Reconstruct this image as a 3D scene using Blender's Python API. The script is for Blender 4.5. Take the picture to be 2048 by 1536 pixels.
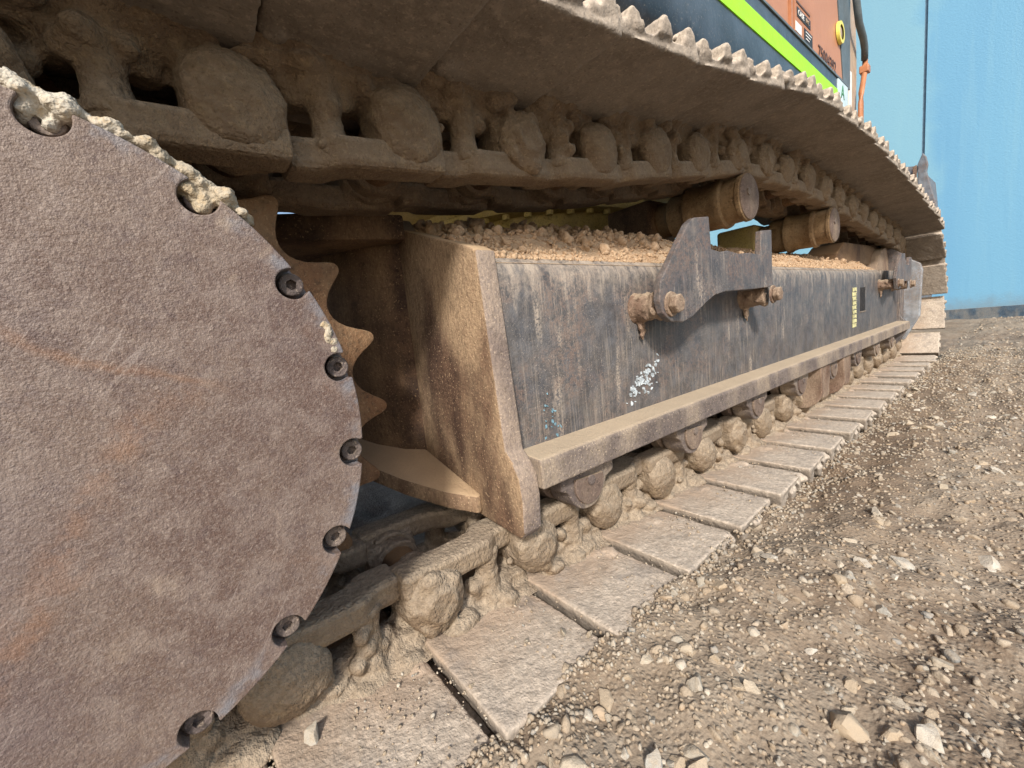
import bpy, bmesh, math, random
import numpy as np
from mathutils import Matrix, Vector, noise as mnoise

random.seed(7); RNG = np.random.default_rng(7)
for o in list(bpy.data.objects): bpy.data.objects.remove(o)
SC = bpy.context.scene
COL = SC.collection
rad = math.radians

# ------------------------------------------------------------------ camera
# world axes: +x along the track away from the sprocket, +y into the machine, z up,
# origin at the lens (0.45 m above the yard)
cam = bpy.data.cameras.new('camera'); camo = bpy.data.objects.new('camera', cam); COL.objects.link(camo)
cam.sensor_width = 36.0; cam.lens = 822.56 / 2048 * 36.0
cam.clip_start = 0.01; cam.clip_end = 400
camo.matrix_world = Matrix(((0.77382506, 0.16268336, -0.61215104, 0),
                            (-0.62476197, 0.03697939, -0.7799391, 0),
                            (-0.10424615, 0.98598512, 0.13025395, 0),
                            (0, 0, 0, 1)))
SC.camera = camo

# ------------------------------------------------------------------ light
SUN_TO = Vector((-0.60, -0.62, 0.62)).normalized()
world = bpy.data.worlds.new('World'); SC.world = world; world.use_nodes = True
wn = world.node_tree.nodes; wl = world.node_tree.links
bgn = wn['Background']; sky = wn.new('ShaderNodeTexSky'); sky.sky_type = 'NISHITA'; sky.sun_disc = False
sky.sun_elevation = math.asin(SUN_TO.z); sky.sun_rotation = math.atan2(SUN_TO.x, SUN_TO.y)
sky.air_density = 1.0; sky.dust_density = 2.5; sky.ozone_density = 0.8
wl.new(sky.outputs[0], bgn.inputs[0]); bgn.inputs[1].default_value = 0.125
sun = bpy.data.lights.new('sun', 'SUN'); suno = bpy.data.objects.new('sun', sun); COL.objects.link(suno)
sun.energy = 3.2; sun.angle = rad(6); sun.color = (1.0, 0.95, 0.88)
suno.rotation_euler = (-SUN_TO).to_track_quat('-Z', 'Y').to_euler(); suno.location = SUN_TO * 30
SC.view_settings.view_transform = 'Standard'; SC.view_settings.look = 'None'
SC.view_settings.exposure = 0.62; SC.view_settings.gamma = 1.0
SC.render.engine = 'CYCLES'
SC.cycles.max_bounces = 5; SC.cycles.diffuse_bounces = 4; SC.cycles.glossy_bounces = 2; SC.cycles.transmission_bounces = 1

# ------------------------------------------------------------------ node helpers
class NT:
    def __init__(s, name):
        m = bpy.data.materials.new(name); m.use_nodes = True; s.m = m
        s.t = m.node_tree; s.n = s.t.nodes; s.l = s.t.links; s.p = s.n['Principled BSDF']
        s.p.inputs['Specular IOR Level'].default_value = 0.35
        s._obj = None
    def link(s, a, b): s.l.new(a, b)
    def val(s, sock, v):
        if isinstance(v, bpy.types.NodeSocket): s.l.new(v, sock)
        elif isinstance(v, (tuple, list)) and len(v) == 3 and sock.type == 'RGBA': sock.default_value = (*v, 1)
        else: sock.default_value = v
    def obj(s, rnd=True):
        if s._obj is None:
            tc = s.n.new('ShaderNodeTexCoord'); o = tc.outputs['Object']
            if rnd:
                oi = s.n.new('ShaderNodeObjectInfo'); ma = s.n.new('ShaderNodeVectorMath'); ma.operation = 'MULTIPLY_ADD'
                s.l.new(oi.outputs['Random'], ma.inputs[0]); ma.inputs[1].default_value = (7.3, 3.1, 5.7); s.l.new(o, ma.inputs[2]); o = ma.outputs[0]
            s._obj = o
        return s._obj
    def scaled(s, sc):
        mp = s.n.new('ShaderNodeMapping'); mp.inputs['Scale'].default_value = sc; s.l.new(s.obj(), mp.inputs[0]); return mp.outputs[0]
    def noise(s, scale, detail=4, rough=0.6, vec=None, dist=0.0):
        k = s.n.new('ShaderNodeTexNoise'); s.l.new(vec if vec is not None else s.obj(), k.inputs['Vector'])
        k.inputs['Scale'].default_value = scale; k.inputs['Detail'].default_value = min(detail, 2 if scale >= 150 else 3)
        k.inputs['Roughness'].default_value = rough; k.inputs['Distortion'].default_value = dist
        return k.outputs['Fac']
    def voro(s, scale, vec=None, feature='F1'):
        k = s.n.new('ShaderNodeTexVoronoi'); k.feature = feature; s.l.new(vec if vec is not None else s.obj(), k.inputs['Vector']); k.inputs['Scale'].default_value = scale
        return k.outputs['Distance']
    def ramp(s, f, a, b, va=0.0, vb=1.0):
        k = s.n.new('ShaderNodeMapRange'); k.interpolation_type = 'SMOOTHSTEP'; s.l.new(f, k.inputs[0])
        k.inputs[1].default_value = a; k.inputs[2].default_value = b; k.inputs[3].default_value = va; k.inputs[4].default_value = vb
        return k.outputs[0]
    def math(s, op, a, b=0.5):
        k = s.n.new('ShaderNodeMath'); k.operation = op; s.val(k.inputs[0], a); s.val(k.inputs[1], b); return k.outputs[0]
    def mix(s, f, a, b, mode='MIX'):
        k = s.n.new('ShaderNodeMix'); k.data_type = 'RGBA'; k.blend_type = mode
        s.val(k.inputs[0], f); s.val(k.inputs[6], a); s.val(k.inputs[7], b); return k.outputs[2]
    def normz(s):
        g = s.n.new('ShaderNodeNewGeometry'); x = s.n.new('ShaderNodeSeparateXYZ'); s.l.new(g.outputs['Normal'], x.inputs[0]); return x.outputs[2]
    def objz(s, i=2):
        tc = s.n.new('ShaderNodeTexCoord'); x = s.n.new('ShaderNodeSeparateXYZ'); s.l.new(tc.outputs['Object'], x.inputs[0]); return x.outputs[i]
    def point(s):
        g = s.n.new('ShaderNodeNewGeometry'); return g.outputs['Pointiness']
    def bump(s, h, dist=0.002, strength=1.0, prev=None):
        b = s.n.new('ShaderNodeBump'); b.inputs['Distance'].default_value = dist; b.inputs['Strength'].default_value = strength
        s.l.new(h, b.inputs['Height'])
        if prev is not None: s.l.new(prev, b.inputs['Normal'])
        return b.outputs[0]
    def done(s, col, rough=0.85, normal=None, metal=0.0):
        s.val(s.p.inputs['Base Color'], col); s.val(s.p.inputs['Roughness'], rough); s.val(s.p.inputs['Metallic'], metal)
        if normal is not None: s.l.new(normal, s.p.inputs['Normal'])
        return s.m

def mat_mud(name, a, b, c, bumpd=0.004, fine=1.0, dust=None, inner=False):
    t = NT(name)
    col = t.mix(t.ramp(t.noise(9, 5), .35, .65), a, b)
    col = t.mix(t.ramp(t.noise(60, 4, .7), .45, .75), col, c)
    col = t.mix(t.ramp(t.noise(260, 2, .6), .58, .72, 0, .55), col, tuple(x * .45 for x in a))
    col = t.mix(t.ramp(t.noise(200, 3, .7), .56, .72, 0, .5), col, tuple(min(1, x * 1.45) for x in c))
    if dust:
        dc = t.mix(t.ramp(t.noise(150, 3, .7), .4, .66), tuple(x * .72 for x in dust), dust)
        if inner:   # brown soil drops off the chain onto the inner half of each shoe
            ay = t.math('ADD', t.math('ABSOLUTE', t.objz(1)), t.math('MULTIPLY', t.math('SUBTRACT', t.noise(16, 4, .65), .5), .20))
            dc = t.mix(t.ramp(ay, .13, .25, .8, 0), dc, (.36, .265, .19))
            dc = t.mix(t.ramp(t.noise(11, 4, .65), .54, .68, 0, .5), dc, (.27, .235, .205))
        col = t.mix(t.math('MULTIPLY', t.ramp(t.normz(), -.35, .6), t.ramp(t.noise(26, 4, .6), .25, .5, .55, .95)), col, dc)  # dust on upward faces; also paints undersides darker, in place of their shade
    h = t.math('ADD', t.math('MULTIPLY', t.noise(45, 4, .68), 1.0), t.math('MULTIPLY', t.noise(190, 3, .7), .6 * fine))
    n = t.bump(h, bumpd)
    return t.done(col, .95, n)

def mat_disc():
    t = NT('cover_steel')
    col = t.mix(t.ramp(t.noise(5, 5), .32, .68), (.100, .064, .052), (.155, .112, .088))
    col = t.mix(t.ramp(t.noise(38, 4, .7), .42, .66, 0, .5), col, (.215, .170, .146))
    col = t.mix(t.ramp(t.noise(55, 4, .7, None, .4), .50, .70, 0, .5), col, (.085, .058, .055))
    col = t.mix(t.ramp(t.noise(340, 4, .8), .42, .66, 0, .35), col, (.23, .185, .160))
    col = t.mix(t.ramp(t.noise(410, 3, .75), .50, .66, 0, .38), col, (.085, .06, .058))
    col = t.mix(t.ramp(t.noise(640, 2, .6), .57, .68, 0, .3), col, (.36, .295, .245))
    rust = t.math('MULTIPLY', t.ramp(t.noise(6, 4, .6, None, .8), .56, .72), t.ramp(t.noise(90, 3), .35, .6))
    col = t.mix(t.math('MULTIPLY', rust, .45), col, (.22, .11, .055))
    pale = t.math('MULTIPLY', t.ramp(t.noise(8, 4, .55), .60, .80, 0, .6), t.ramp(t.noise(200, 3, .7), .3, .55))
    col = t.mix(pale, col, (.46, .37, .28))
    col = t.mix(t.ramp(t.noise(2.6, 3, .5), .50, .70, 0, .3), col, (.29, .25, .22))
    col = t.mix(t.ramp(t.noise(3.4, 3, .5), .55, .75, 0, .45), col, (.105, .078, .082))
    # worn bluish edge band near the rim
    xx = t.math('ADD', t.objz(0), .122); zz = t.math('ADD', t.objz(2), .059)
    r = t.math('SQRT', t.math('ADD', t.math('MULTIPLY', xx, xx), t.math('MULTIPLY', zz, zz)))
    rr = t.math('ADD', r, t.math('MULTIPLY', t.math('SUBTRACT', t.noise(28, 4), .5), .03))
    band = t.math('MULTIPLY', t.ramp(rr, .226, .241, 0, .7), t.ramp(t.noise(32, 4, .65), .44, .62))
    col = t.mix(band, col, (.17, .175, .195))
    # a long rust run crossing the plate
    ln = t.math('ADD', t.math('MULTIPLY', t.objz(0), .62), t.objz(2))
    ln = t.math('ADD', t.math('ABSOLUTE', t.math('ADD', ln, t.math('ADD', t.math('MULTIPLY', t.math('SUBTRACT', t.noise(9, 3), .5), .05), .013))), t.math('MULTIPLY', t.math('SUBTRACT', t.noise(70, 3), .5), .012))
    col = t.mix(t.math('MULTIPLY', t.ramp(ln, -.002, .008, .34, 0), t.ramp(t.objz(0), .035, .0)), col, (.23, .115, .055))
    # dusty splashes
    col = t.mix(t.math('MULTIPLY', t.ramp(t.noise(22, 5, .75, None, .5), .58, .78, 0, .45), t.ramp(t.noise(4.2, 2), .48, .62)), col, (.38, .30, .225))
    for (ang, sc, th) in ((42, 34, .010), (56, 26, .008)):
        m0 = t.n.new('ShaderNodeMapping'); m0.inputs['Rotation'].default_value = (0, rad(ang), 0); t.l.new(t.obj(), m0.inputs[0])
        mp = t.n.new('ShaderNodeMapping'); mp.inputs['Scale'].default_value = (.6, 1, sc)
        t.l.new(m0.outputs[0], mp.inputs[0])
        w = t.math('ABSOLUTE', t.math('SUBTRACT', t.noise(1.2, 2, .4, mp.outputs[0]), .5))
        sc_ = t.math('MULTIPLY', t.ramp(w, 0, th, 1, 0), t.ramp(t.noise(11, 2), .56, .68))
        col = t.mix(t.math('MULTIPLY', sc_, .28), col, (.42, .36, .32))
    h = t.math('ADD', t.math('MULTIPLY', t.noise(380, 3, .75), .7), t.math('MULTIPLY', t.noise(50, 3), .25))
    return t.done(col, .58, t.bump(h, .0016))

def mat_paint(name, base, dust, rust, streak=1.0, topz=None, wearx=None):
    t = NT(name)
    st = t.noise(1.0, 4, .7, t.scaled((230, 230, 9)))
    st2 = t.noise(1.0, 4, .75, t.scaled((30, 30, 4.5)))
    big = t.noise(7, 4, .65)
    col = t.mix(t.ramp(t.noise(30, 5, .7), .35, .68, 0, .8), base, tuple(x * 2.0 for x in base))
    rz = t.math('MULTIPLY', t.ramp(t.noise(10, 5, .65), .40, .62), t.ramp(t.noise(120, 3, .8), .40, .60))
    if wearx: wear = t.ramp(t.objz(0), wearx[0], wearx[1], 1.0, .35)
    else: wear = t.math('ADD', 0.8, 0.0)
    col = t.mix(t.math('MULTIPLY', rz, wear), col, rust)
    col = t.mix(t.math('MULTIPLY', t.math('MULTIPLY', t.ramp(st, .46, .74), t.ramp(big, .38, .62, .05, .55)), streak), col, dust)
    flow = t.math('MULTIPLY', t.math('MULTIPLY', t.ramp(st2, .56, .70), t.ramp(t.noise(240, 3, .8), .40, .56)), t.ramp(big, .40, .56, .1, 1))
    col = t.mix(t.math('MULTIPLY', flow, .85 * streak), col, dust)
    sp = t.math('MULTIPLY', t.ramp(t.noise(300, 2, .8), .58, .70), t.ramp(t.noise(13, 3), .42, .6, .1, 1))
    col = t.mix(t.math('MULTIPLY', t.math('MULTIPLY', sp, wear), .6), col, tuple(min(1, x * 1.2) for x in dust))
    if topz:
        z = t.math('ADD', t.objz(2), t.math('ADD', t.math('MULTIPLY', t.math('SUBTRACT', st2, .5), .24), t.math('MULTIPLY', t.math('SUBTRACT', t.noise(120, 3, .7), .5), .08)))
        col = t.mix(t.ramp(z, topz[0], topz[1], 0, .92), col, tuple(min(1, x * 1.05) for x in dust))
    col = t.mix(t.ramp(t.noise(18, 4, .65), .3, .7, .03, .19), col, tuple(x * .8 for x in dust))
    h = t.math('ADD', t.noise(230, 3, .7), t.math('MULTIPLY', st2, .6))
    return t.done(col, t.ramp(t.noise(30, 3), .3, .7, .42, .72), t.bump(h, .0014))

def mat_rust(name, a, b, dust, amt=.5, sc=(1, 1, 1)):
    t = NT(name)
    col = t.mix(t.ramp(t.noise(16, 5, .65, t.scaled(sc)), .36, .64), a, b)
    col = t.mix(t.ramp(t.noise(130, 4, .7), .48, .68, 0, .7), col, tuple(x * .42 for x in a))
    d = t.math('MULTIPLY', t.ramp(t.noise(7, 4, .6, t.scaled((1, 1, .45))), .42 - .12 * amt, .66 - .2 * amt), t.ramp(t.noise(1.0, 3, .75, t.scaled((230, 230, 90))), .34, .62, .45, 1))
    col = t.mix(t.math('MULTIPLY', d, .5 + .4 * amt), col, dust)
    col = t.mix(t.ramp(t.noise(300, 2, .6), .6, .7, 0, .55), col, tuple(min(1, x * 1.3) for x in dust))
    up = t.math('MULTIPLY', t.ramp(t.normz(), .55, .9), .8)
    col = t.mix(up, col, dust)
    h = t.math('ADD', t.noise(220, 4, .72), t.math('MULTIPLY', t.noise(40, 4), .7))
    return t.done(col, .8, t.bump(h, .002))

def mat_simple(name, col, rough=.5, var=.15, spec=.4, sc=20):
    t = NT(name); t.p.inputs['Specular IOR Level'].default_value = spec
    c = t.mix(t.ramp(t.noise(sc, 5, .65), .35, .65), tuple(x * (1 - var) for x in col), tuple(min(1, x * (1 + var)) for x in col))
    c = t.mix(t.ramp(t.noise(240, 3, .7), .58, .74, 0, .35), c, (.40, .33, .25))
    return t.done(c, rough, t.bump(t.noise(80, 3), .0006))

def mat_clod(name, a, b, c):
    # for clods that are scaled copies of a unit-sized mesh
    t = NT(name)
    col = t.mix(t.ramp(t.noise(.9, 4), .35, .65), a, b)
    col = t.mix(t.ramp(t.noise(3.5, 4, .7), .45, .7), col, c)
    col = t.mix(t.ramp(t.noise(7, 3, .7), .56, .74, 0, .4), col, tuple(x * .55 for x in a))
    return t.done(col, .95, t.bump(t.noise(4.5, 4, .75), .0016))

def mat_stone(name, attr):
    t = NT(name)
    if attr:
        a = t.n.new('ShaderNodeAttribute'); a.attribute_name = 'tint'; base = a.outputs['Color']
    else:
        oi = t.n.new('ShaderNodeObjectInfo'); r = t.n.new('ShaderNodeValToRGB'); t.l.new(oi.outputs['Random'], r.inputs[0])
        e = r.color_ramp.elements; e[0].color = (.36, .275, .185, 1); e[1].color = (.44, .39, .32, 1)
        for p, c in ((.3, (.38, .31, .225)), (.55, (.42, .375, .30)), (.75, (.32, .32, .30)), (.92, (.60, .57, .50))):
            k = e.new(p); k.color = (*c, 1)
        base = r.outputs[0]
    nz = t.noise(90, 4, .7) if attr else t.noise(1.6, 4, .7)
    col = t.mix(t.ramp(nz, .4, .7, 0, .55), base, (.30, .23, .155))
    col = t.mix(t.math('MULTIPLY', t.ramp(t.normz(), .1, .8), t.ramp(t.noise(60, 3), .3, .6, .2, .6)), col, (.37, .305, .225))
    col = t.mix(t.ramp(t.noise(350, 2, .6), .58, .7, 0, .3), col, (.12, .09, .06))
    return t.done(col, .92, t.bump(t.noise(160, 5, .7) if attr else t.noise(3.2, 5, .75), .002 if attr else .0016))

def mat_ground():
    t = NT('dirt_ground')
    col = t.mix(t.ramp(t.noise(3.5, 5), .35, .65), (.180, .132, .091), (.262, .208, .152))
    col = t.mix(t.ramp(t.noise(40, 5, .7), .45, .7, 0, .65), col, (.33, .275, .21))
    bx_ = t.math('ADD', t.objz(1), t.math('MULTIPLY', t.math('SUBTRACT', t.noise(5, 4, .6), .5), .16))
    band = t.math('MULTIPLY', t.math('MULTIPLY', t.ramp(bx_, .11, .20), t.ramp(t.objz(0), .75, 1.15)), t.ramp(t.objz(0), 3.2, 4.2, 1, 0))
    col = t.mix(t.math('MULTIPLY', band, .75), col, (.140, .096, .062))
    col = t.mix(t.ramp(t.noise(110, 4, .75), .52, .72, 0, .5), col, (.13, .092, .06))
    col = t.mix(t.ramp(t.noise(1.0, 4, .6, t.scaled((3.5, 9, 1))), .5, .68, 0, .55), col, (.17, .118, .075))
    v = t.voro(150)
    col = t.mix(t.ramp(v, .12, .32, .35, 0), col, (.40, .345, .265))
    h = t.math('ADD', t.math('MULTIPLY', t.ramp(v, 0, .6, 1, 0), .5), t.noise(70, 5, .72))
    return t.done(col, .95, t.bump(h, .0032))

M = {}
M['disc'] = mat_disc()
M['mud'] = mat_mud('caked_mud', (.235, .160, .092), (.315, .232, .150), (.37, .285, .195))
M['mud_dark'] = mat_mud('damp_mud', (.150, .098, .052), (.215, .150, .086), (.255, .18, .105))
M['mud_pale'] = mat_mud('dry_pale_mud', (.34, .285, .205), (.46, .42, .35), (.36, .27, .16), .005)
M['shoe'] = mat_mud('shoe_crust', (.165, .136, .108), (.215, .182, .148), (.26, .218, .175), .0030, 1.0, (.54, .455, .365), True)
M['link'] = mat_mud('link_crust', (.158, .110, .070), (.212, .160, .110), (.24, .178, .112), .005, 1.5, (.35, .28, .205))
M['beam'] = mat_paint('beam_paint', (.044, .046, .052), (.37, .31, .25), (.125, .092, .080), .85, (.04, .15), (.5, 1.7))
M['bracket'] = mat_paint('bracket_paint', (.046, .045, .050), (.36, .30, .245), (.150, .098, .078), .9)
M['rail'] = mat_rust('rail_steel', (.115, .092, .084), (.170, .138, .122), (.46, .365, .255), .08)
M['endplate'] = mat_rust('end_plate_rust', (.070, .038, .025), (.138, .080, .050), (.47, .335, .205), .30, (1, 1, .35))
M['plate_edge'] = mat_rust('plate_edge_steel', (.125, .096, .088), (.185, .150, .135), (.40, .31, .23), .25)
M['rust'] = mat_rust('rusty_steel', (.120, .070, .047), (.185, .120, .086), (.36, .28, .20), .25)
M['rust_shade'] = mat_rust('shade_darkened_rust', (.050, .028, .017), (.100, .056, .032), (.30, .19, .10), .25)  # rust darkened to put the shade of the sprocket recess into its colour
M['linkrail'] = mat_rust('worn_rail_steel', (.115, .088, .068), (.165, .128, .092), (.26, .185, .105), .3, (.3, 1, 1))
M['sprocket'] = mat_rust('sprocket_rust', (.095, .046, .024), (.20, .100, .046), (.27, .18, .10), .15, (1, 1, .4))
M['bolt'] = mat_rust('bolt_steel', (.085, .066, .06), (.14, .11, .10), (.30, .24, .19), .15)
M['roller'] = mat_rust('roller_steel', (.150, .092, .045), (.235, .155, .080), (.30, .225, .135), .25)
M['roller_cap'] = mat_rust('roller_cap_steel', (.115, .080, .066), (.17, .125, .10), (.34, .26, .18), .3)
M['yellow'] = mat_rust('yellow_undercarriage', (.46, .36, .12), (.56, .45, .17), (.44, .35, .19), .3)
M['orange'] = mat_simple('orange_panel', (.42, .185, .095), .45, .06, .4, 6)
M['orange_edge'] = mat_simple('orange_paint', (.40, .165, .075), .45, .08)
M['skirt'] = mat_simple('dark_sill_paint', (.035, .046, .062), .28, .35, .5, 12)
M['stripe'] = mat_simple('lime_reflective_tape', (.33, .80, .012), .45, .05, .3)
M['greyp'] = mat_simple('grey_post_paint', (.10, .12, .13), .4, .15)
M['tanpost'] = mat_simple('tan_post_paint', (.40, .29, .20), .5, .12)
M['black'] = mat_simple('black_rubber', (.018, .018, .02), .5, .2)
M['white'] = mat_simple('white_print', (.72, .72, .70), .5, .05)
M['ink'] = mat_simple('dark_print', (.10, .05, .035), .5, .1)
M['green'] = mat_simple('green_print', (.06, .22, .10), .5, .1)
M['paleblue'] = mat_simple('pale_blue_sticker', (.50, .62, .66), .5, .1)
M['yellowdecal'] = mat_simple('worn_yellow_print', (.50, .47, .24), .7, .3)
M['yellowring'] = mat_simple('yellow_ring_plastic', (.70, .62, .12), .4, .05)
M['sticker'] = mat_simple('sticker_paper', (.42, .47, .50), .6, .35, .3, 60)
M['bluemark'] = mat_simple('blue_paint_mark', (.16, .29, .36), .6, .4, .3, 60)
M['guardgrey'] = mat_paint('guard_grey_paint', (.16, .175, .195), (.36, .32, .27), (.16, .12, .10), .4)
M['slotdark'] = mat_simple('slot_painted_shade', (.012, .010, .010), .8, .3)
M['bucket'] = mat_paint('bucket_steel', (.085, .10, .12), (.30, .26, .22), (.14, .08, .05), .35)
M['stone'] = mat_stone('yard_stone', False)
M['gravel'] = mat_stone('yard_gravel', True)
M['ground'] = mat_ground()
M['clod_single'] = mat_clod('dry_clod_lump', (.36, .235, .14), (.46, .32, .205), (.51, .385, .26))
M['clod'] = mat_mud('dry_clod', (.36, .235, .14), (.45, .315, .20), (.50, .375, .25))
t = NT('blue_wall_paint')
c = t.mix(t.ramp(t.noise(1.0, 3, .5, t.scaled((1, 1.1, .16))), .3, .7), (.125, .305, .475), (.15, .345, .50))
c = t.mix(t.ramp(t.noise(1.0, 4, .7, t.scaled((1, 9, .5))), .5, .75, 0, .25), c, (.21, .40, .50))
c = t.mix(t.ramp(t.noise(1.0, 4, .7, t.scaled((1, 16, 1.2))), .56, .72, 0, .12), c, (.09, .24, .40))
zb = t.math('ADD', t.objz(2), t.math('MULTIPLY', t.math('SUBTRACT', t.noise(14, 5, .75), .5), .22))
c = t.mix(t.ramp(t.math('ADD', t.objz(1), t.math('MULTIPLY', t.math('SUBTRACT', t.noise(1.3, 3), .5), .8)), .75, 1.0, 0, .5), c, (.24, .43, .48))
c = t.mix(t.ramp(zb, -.36, -.12, .7, 0), c, (.16, .22, .26))
t.p.inputs['Specular IOR Level'].default_value = .4
M['wall'] = t.done(c, .42, t.bump(t.noise(60, 3), .002))
M['wallskirt'] = mat_rust('wall_skirting', (.035, .062, .095), (.06, .10, .14), (.22, .20, .165), .35)
M['wallseam'] = mat_simple('wall_seam', (.12, .19, .25), .5)

# ------------------------------------------------------------------ mesh helpers
def new_obj(name, me, mat, parent=None, **props):
    o = bpy.data.objects.new(name, me); COL.objects.link(o)
    if mat is not None and me is not None:
        if not me.materials: me.materials.append(mat)
    if parent is not None: o.parent = parent
    for k, v in props.items(): o[k] = v
    return o
def empty(name, loc=(0, 0, 0), parent=None, **props):
    o = bpy.data.objects.new(name, None); COL.objects.link(o); o.location = loc
    o.empty_display_size = .1
    if parent is not None: o.parent = parent
    for k, v in props.items(): o[k] = v
    return o
def bm_mesh(bm, name='m', smooth=False):
    me = bpy.data.meshes.new(name); bmesh.ops.recalc_face_normals(bm, faces=bm.faces); bm.to_mesh(me); bm.free()
    if smooth: me.polygons.foreach_set('use_smooth', [True] * len(me.polygons))
    return me
def box(bm, x0, x1, y0, y1, z0, z1):
    r = bmesh.ops.create_cube(bm, size=1.0)
    for v in r['verts']:
        v.co = Vector((x0 + (v.co.x + .5) * (x1 - x0), y0 + (v.co.y + .5) * (y1 - y0), z0 + (v.co.z + .5) * (z1 - z0)))
    return r['verts']
def lathe(bm, prof, axis_o, axis='y', seg=40, cap=True):
    # prof: list of (a along axis, r)
    rings = []
    for a, r in prof:
        ring = []
        for i in range(seg):
            th = 2 * math.pi * i / seg; c, s = math.cos(th) * r, math.sin(th) * r
            p = {'y': (c, a, s), 'x': (a, c, s), 'z': (c, s, a)}[axis]
            ring.append(bm.verts.new(Vector(axis_o) + Vector(p)))
        rings.append(ring)
    for A, B in zip(rings, rings[1:]):
        for i in range(seg):
            j = (i + 1) % seg; bm.faces.new((A[i], A[j], B[j], B[i]))
    if cap:
        bm.faces.new(rings[0]); bm.faces.new(list(reversed(rings[-1])))
def prism(bm, pts, axis, a0, a1):
    # pts 2D polygon; axis 'y' -> (x,z), 'x' -> (y,z), 'z' -> (x,y)
    f = {'y': lambda p, a: (p[0], a, p[1]), 'x': lambda p, a: (a, p[0], p[1]), 'z': lambda p, a: (p[0], p[1], a)}[axis]
    A = [bm.verts.new(f(p, a0)) for p in pts]; B = [bm.verts.new(f(p, a1)) for p in pts]
    n = len(pts)
    bm.faces.new(A); bm.faces.new(list(reversed(B)))
    for i in range(n):
        j = (i + 1) % n; bm.faces.new((A[i], B[i], B[j], A[j]))
def tube(bm, pts, r, seg=10):
    pts = [Vector(p) for p in pts]; rings = []
    for i, p in enumerate(pts):
        d = (pts[min(i + 1, len(pts) - 1)] - pts[max(i - 1, 0)]).normalized()
        u = d.cross(Vector((0.13, .2, 1))).normalized(); v = d.cross(u)
        rr = r[i] if isinstance(r, (list, tuple)) else r
        rings.append([bm.verts.new(p + (u * math.cos(2 * math.pi * k / seg) + v * math.sin(2 * math.pi * k / seg)) * rr) for k in range(seg)])
    for A, B in zip(rings, rings[1:]):
        for k in range(seg):
            j = (k + 1) % seg; bm.faces.new((A[k], A[j], B[j], B[k]))
    bm.faces.new(rings[0]); bm.faces.new(list(reversed(rings[-1])))
def ball(bm, c, r, sub=2, sc=(1, 1, 1)):
    q = bmesh.ops.create_icosphere(bm, subdivisions=sub, radius=1.0)
    for v in q['verts']: v.co = Vector((c[0] + v.co.x * r * sc[0], c[1] + v.co.y * r * sc[1], c[2] + v.co.z * r * sc[2]))
TEX = {}
def cloudtex(size, depth=3):
    k = (size, depth)
    if k not in TEX:
        t = bpy.data.textures.new('clouds', 'CLOUDS'); t.noise_scale = size; t.noise_depth = depth; TEX[k] = t
    return TEX[k]
def bake(me, mods, offset=(0, 0, 0)):
    # apply a list of (type, settings) to a mesh and hand back the finished mesh
    o = bpy.data.objects.new('tmp', me); COL.objects.link(o)
    ref = bpy.data.objects.new('tmpref', None); COL.objects.link(ref); ref.location = offset
    for ty, st in mods:
        md = o.modifiers.new(ty, ty)
        for k, v in st.items(): setattr(md, k, v)
        if ty == 'DISPLACE': md.texture_coords = 'OBJECT'; md.texture_coords_object = ref
    dg = bpy.context.evaluated_depsgraph_get(); dg.update()
    r = bpy.data.meshes.new_from_object(o.evaluated_get(dg))
    bpy.data.objects.remove(o); bpy.data.objects.remove(ref)
    return r
def muddy(bm, voxel=.004, disp=((.03, .006), (.01, .003)), offset=(0, 0, 0), smooth=1):
    me = bm_mesh(bm)
    mods = [('REMESH', dict(mode='VOXEL', voxel_size=voxel, use_smooth_shade=True))]
    if smooth: mods.append(('SMOOTH', dict(factor=.5, iterations=smooth)))
    for sz, st in disp: mods.append(('DISPLACE', dict(texture=cloudtex(sz), strength=st, mid_level=.5)))
    r = bake(me, mods, offset)
    r.polygons.foreach_set('use_smooth', [True] * len(r.polygons))
    return r
def beveled(bm, w=.003, seg=2, smooth=False):
    me = bm_mesh(bm)
    r = bake(me, [('BEVEL', dict(width=w, segments=seg, limit_method='ANGLE', angle_limit=rad(35)))])
    if smooth: r.polygons.foreach_set('use_smooth', [True] * len(r.polygons))
    return r
def smooth_angle(o, ang=40):
    me = o.data
    me.polygons.foreach_set('use_smooth', [True] * len(me.polygons))
    try: me.set_sharp_from_angle(angle=rad(ang))
    except Exception: pass

def vnoise(x, y, seed=0):
    # 2D smooth value noise, vectorised
    xi = np.floor(x).astype(int); yi = np.floor(y).astype(int); fx = x - xi; fy = y - yi
    fx = fx * fx * (3 - 2 * fx); fy = fy * fy * (3 - 2 * fy)
    def h(a, b):
        n = (a * 374761393 + b * 668265263 + seed * 1442695041) & 0xffffffff
        n = ((n ^ (n >> 13)) * 1274126177) & 0xffffffff
        return ((n ^ (n >> 16)) & 0xffff) / 65535.0
    return (h(xi, yi) * (1 - fx) + h(xi + 1, yi) * fx) * (1 - fy) + (h(xi, yi + 1) * (1 - fx) + h(xi + 1, yi + 1) * fx) * fy
def fbm(x, y, oct=4, seed=0):
    s = 0; a = .5; f = 1.0
    for i in range(oct): s = s + a * (vnoise(x * f, y * f, seed + i) - .5); a *= .5; f *= 2.03
    return s

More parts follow.
